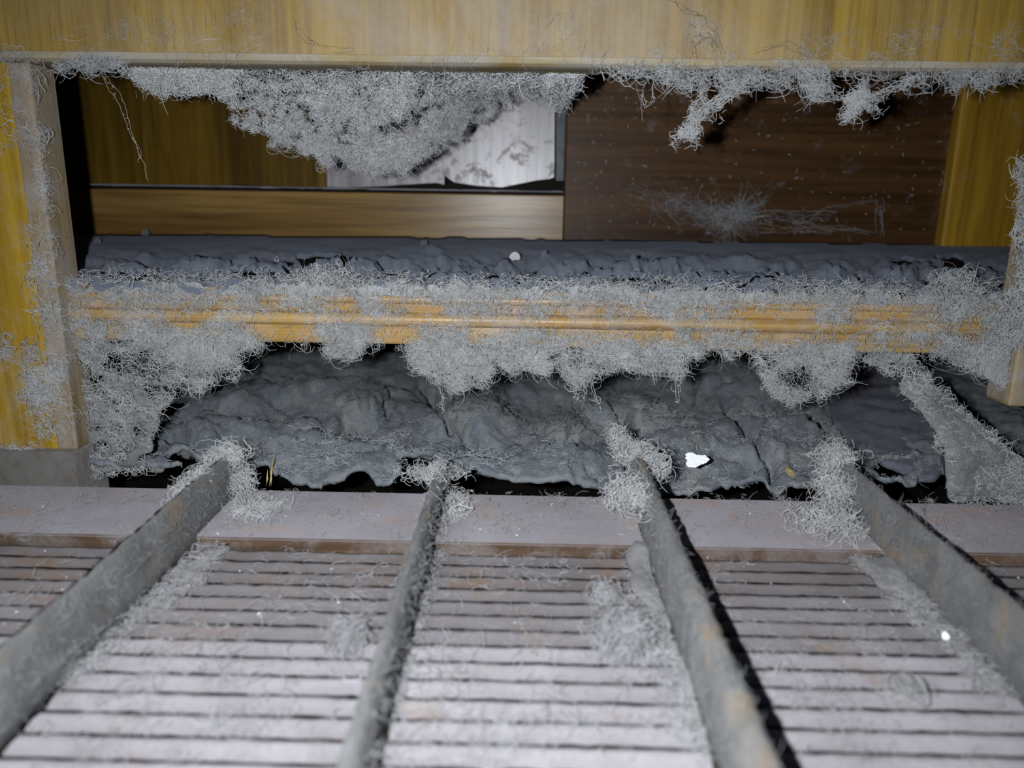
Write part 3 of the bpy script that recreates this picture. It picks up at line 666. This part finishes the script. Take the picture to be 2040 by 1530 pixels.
sheet('felt', [(1890, 690), (2030, 690), (2040, 810), (1985, 770)], us, M['bank'], sh, 6, 10, 0.003, -Y_, 0.002, None, lambda x, y: np.hypot((x - 1910) / 40, (y - 725) / 22) + (fbm(x / 14, y / 9, 4, 5) - .5) * 1.6 < 1, 1.0, 9)

# ------------------------------------------------------------------ the great web under the top rail
wd = F + 0.016
holes = []
hx, hy = sample([(400, 128), (1130, 128), (1100, 165), (420, 165)], 46)
holes += [(a, b_, rng.uniform(9, 24), rng.uniform(6, 12)) for a, b_ in zip(hx, hy)]
hx, hy = sample([(470, 170), (1080, 160), (870, 310), (600, 290)], 60)
holes += [(a, b_, rng.uniform(4, 10), rng.uniform(3, 8)) for a, b_ in zip(hx, hy)]
holes += [(818, 255, 24, 22), (780, 258, 18, 16), (690, 290, 18, 10), (520, 225, 16, 9), (820, 230, 12, 8), (950, 225, 14, 9)]
def web_net(x, y): return fbm(x / 13, y / 11, 2, 66) * 0.65 + fbm(x / 40, y / 26, 3, 67) * 0.35
def web_d(x, y):
    nx = x + (fbm(x / 9, y / 9, 2, 3) - .5) * 9; ny = y + (fbm(x / 9, y / 9, 2, 8) - .5) * 9
    d = np.ones(np.shape(x))
    for cx, cy, sx, sy in holes: d = d * (1 - np.exp(-(((nx - cx) / sx) ** 2 + ((ny - cy) / sy) ** 2) ** 3))
    return np.clip(d, 0.03, 1) * (0.35 + 0.65 * smooth(140, 200, y)) * np.clip((web_net(x, y) - 0.36) * 5, 0.04, 1)
wp = [(250, 126), (1165, 132), (1150, 170), (1110, 212), (1085, 200), (1060, 190), (990, 215), (940, 245), (900, 285), (850, 320), (800, 335), (742, 346), (705, 318), (665, 305), (650, 333), (600, 300), (540, 290), (545, 262), (480, 260), (465, 215), (410, 180), (330, 178), (275, 165)]
def web_s(x, y): return at_depth(x, y, wd + 0.12 * np.clip((y - 120) / 220, 0, 1) ** 1.1 + 0.13 * smooth(780, 1040, x) * smooth(140, 215, y))
web = empty('dusty_cobweb', tuple(web_s(np.array(700.), np.array(128.))), 'large matted dusty cobweb sagging under the top rail, pointed at its bottom', 'cobweb')
g = Fib(); lint(g, web_s, wp, 9500, 0.0062, 0.62, 0.25, 0.00011, 0.0015, True, web_d, 9, 0.1, None, 0.8)
lint(g, web_s, wp, 1500, 0.017, 0.5, 0.16, 0.0001, 0.002, True, lambda x, y: 0.4 + 0.6 * smooth(190, 130, y), 12, 0.1, None, 0.8); g.build('mesh_of_fibres', M['web'], web)['kind'] = 'stuff'
g = Fib()
lint(g, web_s, [(585, 285), (700, 290), (860, 285), (850, 318), (742, 344), (700, 318), (660, 305), (650, 330), (600, 300)], 1500, 0.012, 0.5, 0.2, 0.00012, 0.002, True, None, 7)
lint(g, web_s, [(250, 122), (480, 124), (470, 185), (330, 180), (275, 165)], 1400, 0.010, 0.5, 0.2, 0.00014, 0.002, True, None, 7)
lint(g, web_s, [(1085, 135), (1165, 135), (1150, 175), (1112, 214), (1085, 200)], 900, 0.010, 0.6, 0.2, 0.00017, 0.002, True, None, 7)
g.build('gauzy_fringe', M['web'], web)['kind'] = 'stuff'
sheet('felt', wp, lambda x, y: web_s(x, y) + Y_ * 0.003, M['bank'], web, 3.4, 10, 0.002, -Y_, 0.0006, None, lambda x, y: (web_d(x, y) < 0.45) | (y < 170) | (web_net(x, y) < 0.50) | (fbm(x / 40, y / 26, 3, 67) > 0.66), 1.0, 70)

# fringe of lint along the rest of the rail edge
g = Fib()
es = lambda x, y: at_depth(x, y, F + 0.002)
lint(g, es, [(100, 118), (250, 118), (250, 140), (175, 142), (110, 135)], 220, 0.012, 0.45, 0.2, 0.00014, 0.0015, True)
lint(g, es, [(1170, 120), (1330, 126), (1330, 165), (1190, 150)], 130, 0.013, 0.5, 0.2, 0.00014, 0.0015, True)
lint(g, es, [(1300, 125), (1590, 132), (1590, 160), (1500, 178), (1400, 182), (1310, 160)], 420, 0.012, 0.5, 0.2, 0.00014, 0.0015, True, lambda x, y: np.clip((fbm(x / 18, y / 14, 3, 71) - .3) * 3, .05, 1))
lint(g, es, [(1580, 128), (1645, 130), (1650, 175), (1620, 200), (1590, 170)], 170, 0.011, 0.5, 0.2, 0.00014, 0.0015, True)
lint(g, es, [(1640, 135), (1860, 140), (2040, 145), (2040, 160), (1900, 172), (1800, 175), (1700, 165)], 130, 0.012, 0.4, 0.2, 0.00014, 0.0015, True, lambda x, y: np.clip((fbm(x / 24, y / 14, 3, 33) - .4) * 4, .02, 1))
lint(g, es, [(1860, 140), (2040, 140), (2040, 165), (1880, 170)], 130, 0.011, 0.4, 0.2, 0.00014, 0.0015, True)
tag(g.build('lint_fringe', M['lint']), 'pale lint fringe along the lower edge of the top rail', 'lint', kind='stuff')
def tassel(pts_list, label, knot, nk=120):
    g = Fib()
    for pts, n in pts_list: strand(g, [at_depth(*q, F + 0.004) for q in pts], 0.00022, n, 0.0010, 7, 26 * n, 0.005)
    clump(g, at_depth(*knot, F + 0.004), (0.0045, 0.003, 0.003), nk, 0.006, 0.6, 0.2, 0.0002)
    tag(g.build('lint_tassel', M['lint']), label, 'lint tassel', 'lint tassels below the top rail')
tassel([([(1490, 150), (1470, 175), (1440, 195), (1410, 215), (1385, 240), (1372, 262)], 8), ([(1400, 160), (1400, 190), (1380, 215), (1382, 245)], 4), ([(1455, 160), (1440, 200), (1425, 242)], 1), ([(1360, 265), (1345, 280)], 1), ([(1380, 262), (1384, 286)], 1)],
       'longest lint tassel under the top rail, ending in a knotted tip', (1372, 262), 160)
tassel([([(1590, 150), (1620, 168), (1660, 190), (1690, 195)], 3), ([(1840, 150), (1800, 170), (1750, 190), (1715, 200)], 4), ([(1720, 165), (1715, 190), (1700, 215), (1685, 236)], 9), ([(1735, 190), (1715, 210), (1690, 232)], 5), ([(1725, 208), (1755, 222)], 1)],
       'lint tassel slung from two lint ropes under the top rail near the post', (1708, 198), 420)
g = Fib()
strand(g, [at_depth(*q, F + 0.006) for q in [(1285, 165), (1275, 195), (1282, 210), (1300, 195), (1300, 165)]], 0.00016, 2, 0.0006, 8, 6)
strand(g, [at_depth(*q, F + 0.006) for q in [(1265, 160), (1280, 205), (1284, 245)]], 0.00012, 1, 0.0005, 8)
tag(g.build('lint_loop', M['lint']), 'thin looped lint thread beneath the top rail beside the long tassel', 'lint thread')
g = Fib()
strand(g, [at_depth(*q, F + 0.008) for q in [(200, 140), (220, 175), (245, 222), (262, 270), (280, 312)]], 0.00010, 2, 0.0005, 9, 22, 0.0025)
strand(g, [at_depth(*q, F + 0.008) for q in [(280, 312), (290, 340), (296, 362)]], 0.0001, 1, 0.0004, 8)
tag(g.build('cobweb_thread', M['silk']), 'single pale cobweb thread hanging before the yellow panel', 'cobweb thread')
# faint web on the brown board
g = Fib(); bw = lambda x, y: at_depth(x, y, bd - 0.004)
lint(g, bw, [(1240, 385), (1440, 410), (1520, 395), (1500, 430), (1450, 460), (1380, 430)], 200, 0.03, 0.12, 0.05, 0.00011, 0.002, True, None, 6)
for pts in ([(1240, 380), (1330, 395), (1440, 440), (1450, 475)], [(1500, 395), (1490, 430), (1440, 465)], [(1440, 430), (1560, 432), (1660, 425), (1750, 400)], [(1750, 400), (1755, 470)], [(1520, 400), (1460, 440)], [(1560, 440), (1640, 455), (1740, 465)], [(1480, 420), (1580, 440), (1660, 430)], [(1450, 450), (1560, 455), (1660, 460)]):
    strand(g, [at_depth(*q, bd - 0.004) for q in pts], 0.00016, 4, 0.0022, 8, 8, 0.01)
tag(g.build('faint_cobweb', M['lintd']), 'faint stretched cobweb low on the dark brown board', 'cobweb')
g = Fib(); x, y = sample([(1140, 170), (1880, 200), (1880, 465), (1140, 465)], 150)
p = at_depth(x, y, bd - 0.0012); g.add(walk(p, plane_dirs(150, X_, Z_, Y_, .1), rng.uniform(.0015, .005, 150), 3, .3, .2), 0.0004)
tag(g.build('dust_speck', M['lintd']), 'tiny grey dust specks stuck on the dark brown board', 'dust', kind='stuff')

# fuzz and hairs stuck on the top rail and stile
g = Fib(); fs = lambda x, y: at_depth(x, y, F - 0.0004)
for poly, n in [([(120, 60), (500, 20), (520, 120), (120, 118)], 150), ([(1560, 60), (2040, 50), (2040, 138), (1560, 128)], 260), ([(560, 100), (1560, 100), (1560, 126), (560, 122)], 120), ([(1100, 10), (1150, 10), (1150, 120), (1120, 120)], 40), ([(1360, 30), (1430, 30), (1440, 110), (1380, 110)], 50)]:
    lint(g, fs, poly, n, 0.012, 0.3, 0.2, 0.00007, 0.0005, True, lambda x, y: np.clip((fbm(x / 50, y / 35, 4, 3) - .38) * 3.5, .03, 1), 6, .1)
tag(g.build('rail_fuzz', M['lint']), 'thin pale fuzz clinging to the face of the top rail', 'fuzz', kind='stuff')
g = Fib(); fs2 = lambda x, y: at_depth(x, y, F - 0.0006)
for poly, n in [([(40, 440), (100, 440), (150, 860), (70, 880), (70, 640)], 650), ([(0, 660), (60, 680), (70, 760), (20, 730)], 160), ([(60, 200), (82, 200), (100, 500), (80, 500)], 140), ([(0, 100), (90, 110), (80, 300), (0, 300)], 120), ([(55, 740), (130, 740), (130, 810), (55, 800)], 300), ([(0, 885), (70, 895), (45, 968), (0, 970)], 420)]:
    lint(g, fs2, poly, n, 0.010, 0.4, 0.2, 0.00012, 0.0010, True, lambda x, y: np.clip((fbm(x / 40, y / 50, 4, 29) - .34) * 3.5, .03, 1), 6, .2)
tag(g.build('stile_lint', M['lint']), 'patchy pale lint stuck down the inner side of the left stile', 'lint', kind='stuff')
g = Fib(); lint(g, fs2, [(2028, 330), (2060, 300), (2060, 600), (2012, 700)], 700, 0.010, 0.4, 0.2, 0.00017, 0.002, True, None, 6)
tag(g.build('stile_lint', M['lint']), 'ragged lint on the inner edge of the right stile', 'lint', kind='stuff')
g = Fib()
for pts in ([(1330, 0), (1365, 28), (1400, 40), (1420, 70), (1438, 110)], [(1380, 85), (1405, 72), (1422, 88), (1410, 60)], [(1380, 86), (1381, 115)], [(1375, 45), (1400, 60), (1385, 72)], [(1500, 105), (1560, 88), (1620, 112)], [(590, 55), (610, 80), (640, 95), (700, 97)], [(20, 215), (50, 245), (62, 262)]):
    strand(g, [at_depth(*q, F - 0.0009) for q in pts], 0.00013, 2, 0.0007, 8, 5)
tag(g.build('dark_hair', M['hair']), 'fine dark hairs stuck on the face of the top rail', 'hair', kind='stuff')

# ------------------------------------------------------------------ lint on the tray
def tuft(spots, label, m='lint', strings=()):
    g = Fib()
    for c, r, n, L, rd in spots: clump(g, c, r, n, L, 0.45, 0.2, rd)
    for pts in strings: strand(g, pts, 0.00026, 2, 0.0008, 8, 12, .006)
    return tag(g.build('divider_tuft', M[m]), label, 'lint tuft', 'lint tufts on the divider ends')
def ez(px, py, z): return at_height(px, py, z)
e0, e1, e2, e3 = [np.array(e) for e in ends]
tuft([(e0 + [0.0, 0.000, -0.002], (0.009, 0.006, 0.006), 420, 0.010, .00014), (e0 + [0.008, -.002, -.014], (0.006, .008, .008), 260, 0.010, .00013), (e0 + [0.020, -.018, -.023], (0.014, .014, .002), 320, 0.010, .00013), (e0 + [-.004, -.03, -.002], (.005, .02, .003), 160, .009, .00013)], 'bushy lint tuft on the back end of the broad dark divider beside the left edge')
tuft([(e1 + [-0.006, 0.008, -.012], (0.016, 0.006, 0.004), 300, 0.010, .00014), (e1 + [0.0, -.02, -.002], (.004, .02, .004), 160, .009, .00013), (e1 + [0.008, -.02, -.018], (.008, .02, .004), 220, .009, .00013)], 'low lint tuft on the back end of the narrow divider in the middle')
tuft([(e2 + [0, 0.004, -.002], (0.009, 0.009, 0.006), 520, 0.011, .00015), (e2 + [-.008, 0.022, .002], (0.004, 0.012, 0.006), 220, 0.011, .00014), (e2 + [-.010, -.022, -.014], (0.010, .014, .008), 420, .010, .00014), (e2 + [.010, -.006, -.004], (.005, .012, .006), 260, .010, .00014), (e2 + [-.004, -.045, -.004], (.006, .025, .004), 260, .009, .00013)], 'biggest lint tuft, trailing from its divider back over the gap onto the mat')
tuft([(e3 + [-.004, 0.002, -.001], (0.009, 0.007, 0.008), 380, 0.012, .00014), (e3 + [-.010, -.016, -.010], (.010, .012, .008), 420, .011, .00013), (e3 + [-.018, -.034, -.020], (.016, .018, .004), 420, .010, .00013)], 'wispy lint tuft on the end of the divider near the right edge')
# fuzz banked along the dividers and strewn over slats and strip
g = Fib(); ss = lambda x, y: at_height(x, y, RZ + 0.0008); s2 = lambda x, y: at_height(x, y, RZ + 0.0055)
lint(g, ss, [(0, 1090), (2040, 1110), (2040, 1530), (0, 1530)], 2500, 0.008, 0.4, 0.2, 0.00011, 0.0006, False, lambda x, y: np.clip((fbm(x / 90, y / 60, 4, 27) - .42) * 4, .05, 1), 5, .4)
lint(g, s2, [(0, 975), (2040, 1005), (2040, 1090), (0, 1070)], 800, 0.006, 0.4, 0.2, 0.0001, 0.0006, False, lambda x, y: np.clip((fbm(x / 60, y / 30, 4, 21) - .42) * 4, .03, 1), 5, .3)
lint(g, s2, [(160, 976), (2040, 1006), (2040, 1022), (160, 990)], 260, 0.007, 0.6, 0.25, 0.00011, 0.0010, False, lambda x, y: np.clip((fbm(x / 60, y / 30, 4, 87) - .45) * 5, .03, 1), 8, 1.2, None, .05)
for poly, n in [([(410, 1080), (480, 1080), (200, 1330), (80, 1400), (100, 1340)], 700), ([(830, 1100), (890, 1090), (800, 1380), (750, 1480), (770, 1320)], 420), ([(1230, 1100), (1330, 1090), (1400, 1300), (1440, 1520), (1360, 1500), (1270, 1220)], 900), ([(1690, 1110), (1810, 1100), (2040, 1380), (1990, 1400), (1800, 1230)], 800)]:
    lint(g, ss, poly, n, 0.009, 0.5, 0.2, 0.00012, 0.0018, False, None, 6, .3)
gf = Fib()
for (x0, ye, zt), hg in zip(ends, (HT, HT * .9, HT, HT)):
    nf = 600; sgn = -np.sign(x0); yy = rng.uniform(0.13, ye, nf); u = rng.random(nf) ** 0.6
    p = np.stack([np.full(nf, x0 + sgn * 0.0032), yy, RZ + u * hg * .96], -1)
    if x0 > -.1: tp = rng.random(nf) < .35; p[tp, 0] = x0 + rng.uniform(-.003, .003, tp.sum()); p[tp, 2] = RZ + hg
    gf.add(walk(p, rng.normal(size=(nf, 3)) * [.3, .6, 1] + [sgn * .3, 0, -.2], 0.0045 * np.exp(rng.normal(size=nf) * .4), 5, .25, .15), 0.00009)
gf.build('divider_fuzz', M['finl'], tr)['kind'] = 'stuff'
g.build('tray_fuzz', M['trayl'], tr)['kind'] = 'stuff'
def felt_on_tray(poly, label, seed, rel=0.004):
    o = sheet('lint_drift', poly, ss, M['drift'], None, 7, 12, rel, Z_, 0.0018, lambda x, y: 0.0015 + 0 * x, None, 1.0, seed)
    tag(o, label, 'lint drift', 'lint drifts on the tray')
felt_on_tray([(1235, 1075), (1330, 1060), (1390, 1230), (1430, 1480), (1385, 1500), (1330, 1260), (1255, 1190)], 'long felted lint drift banked along the divider behind the black shadow', 3, .006)
felt_on_tray([(1700, 1120), (1800, 1100), (1900, 1200), (1840, 1215), (1750, 1180)], 'felted lint drift at the foot of the divider near the right edge', 8, .005)
felt_on_tray([(400, 1090), (480, 1085), (420, 1130), (330, 1180)], 'felted lint drift at the foot of the broad dark divider', 12, .004)
def ball(px, py, z, r, n, label, name='lint_ball'):
    g = Fib(); c = at_height(px, py, z); clump(g, c + Z_ * r * .5, (r, r, r * .7), n, r * 1.8, 0.6, .2, .00012, 6)
    tag(g.build(name, M['trayl']), label, 'lint ball', 'lint balls on the slats')
ball(694, 1283, RZ + .002, 0.0058, 420, 'pale round lint ball on the slats against the middle narrow divider')
ball(1235, 1290, RZ + .002, 0.009, 420, 'loose lint ball on the slats between the two middle dividers')
ball(1205, 1195, RZ + .002, 0.005, 160, 'small lint wisp standing on the slats under the strip')
ball(1800, 1385, RZ + .001, 0.005, 120, 'flat lint wisp on the slats of the bay beside the black shadow')

# ------------------------------------------------------------------ small loose bits
def chip(px, py, outline, z, th, m, name, label, cat, tilt=0.0, seed=0):
    """flat chip with rough thickness; outline in photo pixels about its own place"""
    for _ in range(2):
        q = []
        for i in range(len(outline)):
            (ax, ay), (bx, by) = outline[i], outline[(i + 1) % len(outline)]; q += [(ax * .75 + bx * .25, ay * .75 + by * .25), (ax * .25 + bx * .75, ay * .25 + by * .75)]
        outline = q
    outline = [(x + 1.2 * rng.normal(), y + 0.5 * rng.normal()) for x, y in outline]
    b = bmesh.new(); P = [at_height(x, y, z) for x, y in outline]; c = sum(P) / len(P)
    k = len(P); vs = []
    for ring, (s, dz) in enumerate(((0.94, 0), (1.0, th * .5), (0.9, th), (0.5, th * 1.25))):
        vs.append([b.verts.new(tuple(c + (p - c) * s + Z_ * (dz + tilt * (p[1] - c[1]) + 0.0002 * rng.normal() * (ring > 1)))) for p in P])
    top = b.verts.new(tuple(c + Z_ * th * 1.1))
    for r in range(3):
        for i in range(k): b.faces.new((vs[r][i], vs[r][(i + 1) % k], vs[r + 1][(i + 1) % k], vs[r + 1][i]))
    for i in range(k): b.faces.new((vs[3][i], vs[3][(i + 1) % k], top))
    b.faces.new(vs[0][::-1]); bmesh.ops.recalc_face_normals(b, faces=b.faces[:])
    me = bpy.data.meshes.new(name); b.to_mesh(me); b.free(); o = recentre(link(name, me, m)); tag(o, label, cat)
zf = FLOORZ + float(mat_rel(np.array(1390.), np.array(915.))) + 0.001
chip(1390, 915, [(1363, 908), (1378, 905), (1386, 911), (1400, 910), (1414, 913), (1411, 921), (1396, 925), (1384, 930), (1366, 928), (1369, 918)], zf + .004, 0.0010, M['flake'], 'paint_flake', 'bright white paint flake lying on the dust mat', 'paint flake', 0.08)
chip(1885, 1270, [(1875, 1265), (1884, 1264), (1892, 1272), (1888, 1276), (1878, 1272)], RZ + .003, 0.0008, M['flake'], 'paint_flake', 'small white paint flake on the slats near the right divider', 'paint flake', 0.2)
zf2 = FLOORZ + float(mat_rel(np.array(1572.), np.array(940.))) + 0.002
chip(1572, 940, [(1560, 934), (1568, 935), (1585, 945), (1582, 948), (1566, 942)], zf2, 0.001, M['straw'], 'straw_bit', 'yellow straw bit on the dust mat right of the white flake', 'straw', 0.2)
def pebble(p, r, m, name, label):
    b = bmesh.new(); bmesh.ops.create_icosphere(b, subdivisions=3, radius=1)
    for v in b.verts:
        q = v.co; k = 0.75 + 0.5 * float(fbm(np.array(q.x * 1.6 + 9), np.array(q.y * 1.6 + q.z * 1.3 + 4), 3, r * 1000)); v.co = Vector(p) + Vector((q.x * r[0] * k, q.y * r[1] * k, q.z * r[2] * k)) if isinstance(r, tuple) else Vector(p) + q * r * k
    me = bpy.data.meshes.new(name); b.to_mesh(me); b.free(); tag(recentre(link(name, me, m, None, True)), label, 'crumb', 'crumbs on the ledge')
for px, py, r, label in [(1026, 519, .0042, 'largest pale crumb on the dusty ledge, below the batten end'), (1084, 518, .0026, 'grey crumb on the dusty ledge just right of the largest crumb'), (195, 487, .003, 'grey crumb on the ledge next to the left stile'), (290, 468, .0035, 'grey crumb on the ledge right under the batten'), (845, 492, .0032, 'grey crumb on the ledge left of the largest crumb')]:
    p = ledge_surf(np.array(float(px)), np.array(float(py))) + Z_ * (float(ledge_rel(np.array(float(px)), np.array(float(py)))) + r * .45)
    pebble(p, r, M['crumb'] if r > .004 else M['ledge'], 'dust_crumb', label)
g = Fib(); xs_, ys_ = sample([(0, 980), (2040, 1000), (2040, 1250), (0, 1250)], 46)
c_ = at_height(xs_, ys_, np.where(ys_ < 1068, RZ + 0.0058, RZ + 0.0012)); g.add(walk(c_, plane_dirs(46, X_, Y_, Z_, .1), 0.0009 * np.exp(rng.normal(size=46) * .3), 3, .2, .1), 0.00024)
g.build('white_speck', M['flake'], tr)['kind'] = 'stuff'
g = Fib()
for a, b_ in [((530, 968), (533, 935)), ((536, 970), (545, 905)), ((540, 968), (538, 930))]:
    p0 = at_depth(*a, F + 0.002); p1 = at_depth(*b_, F + 0.004); g.add(np.stack([p0, (p0 * .6 + p1 * .4) + X_ * .0004, p1])[None], 0.0006, 0.9)
tag(g.build('dry_sprig', M['straw']), 'tiny dry sprig standing in the gap behind the tray', 'sprig')
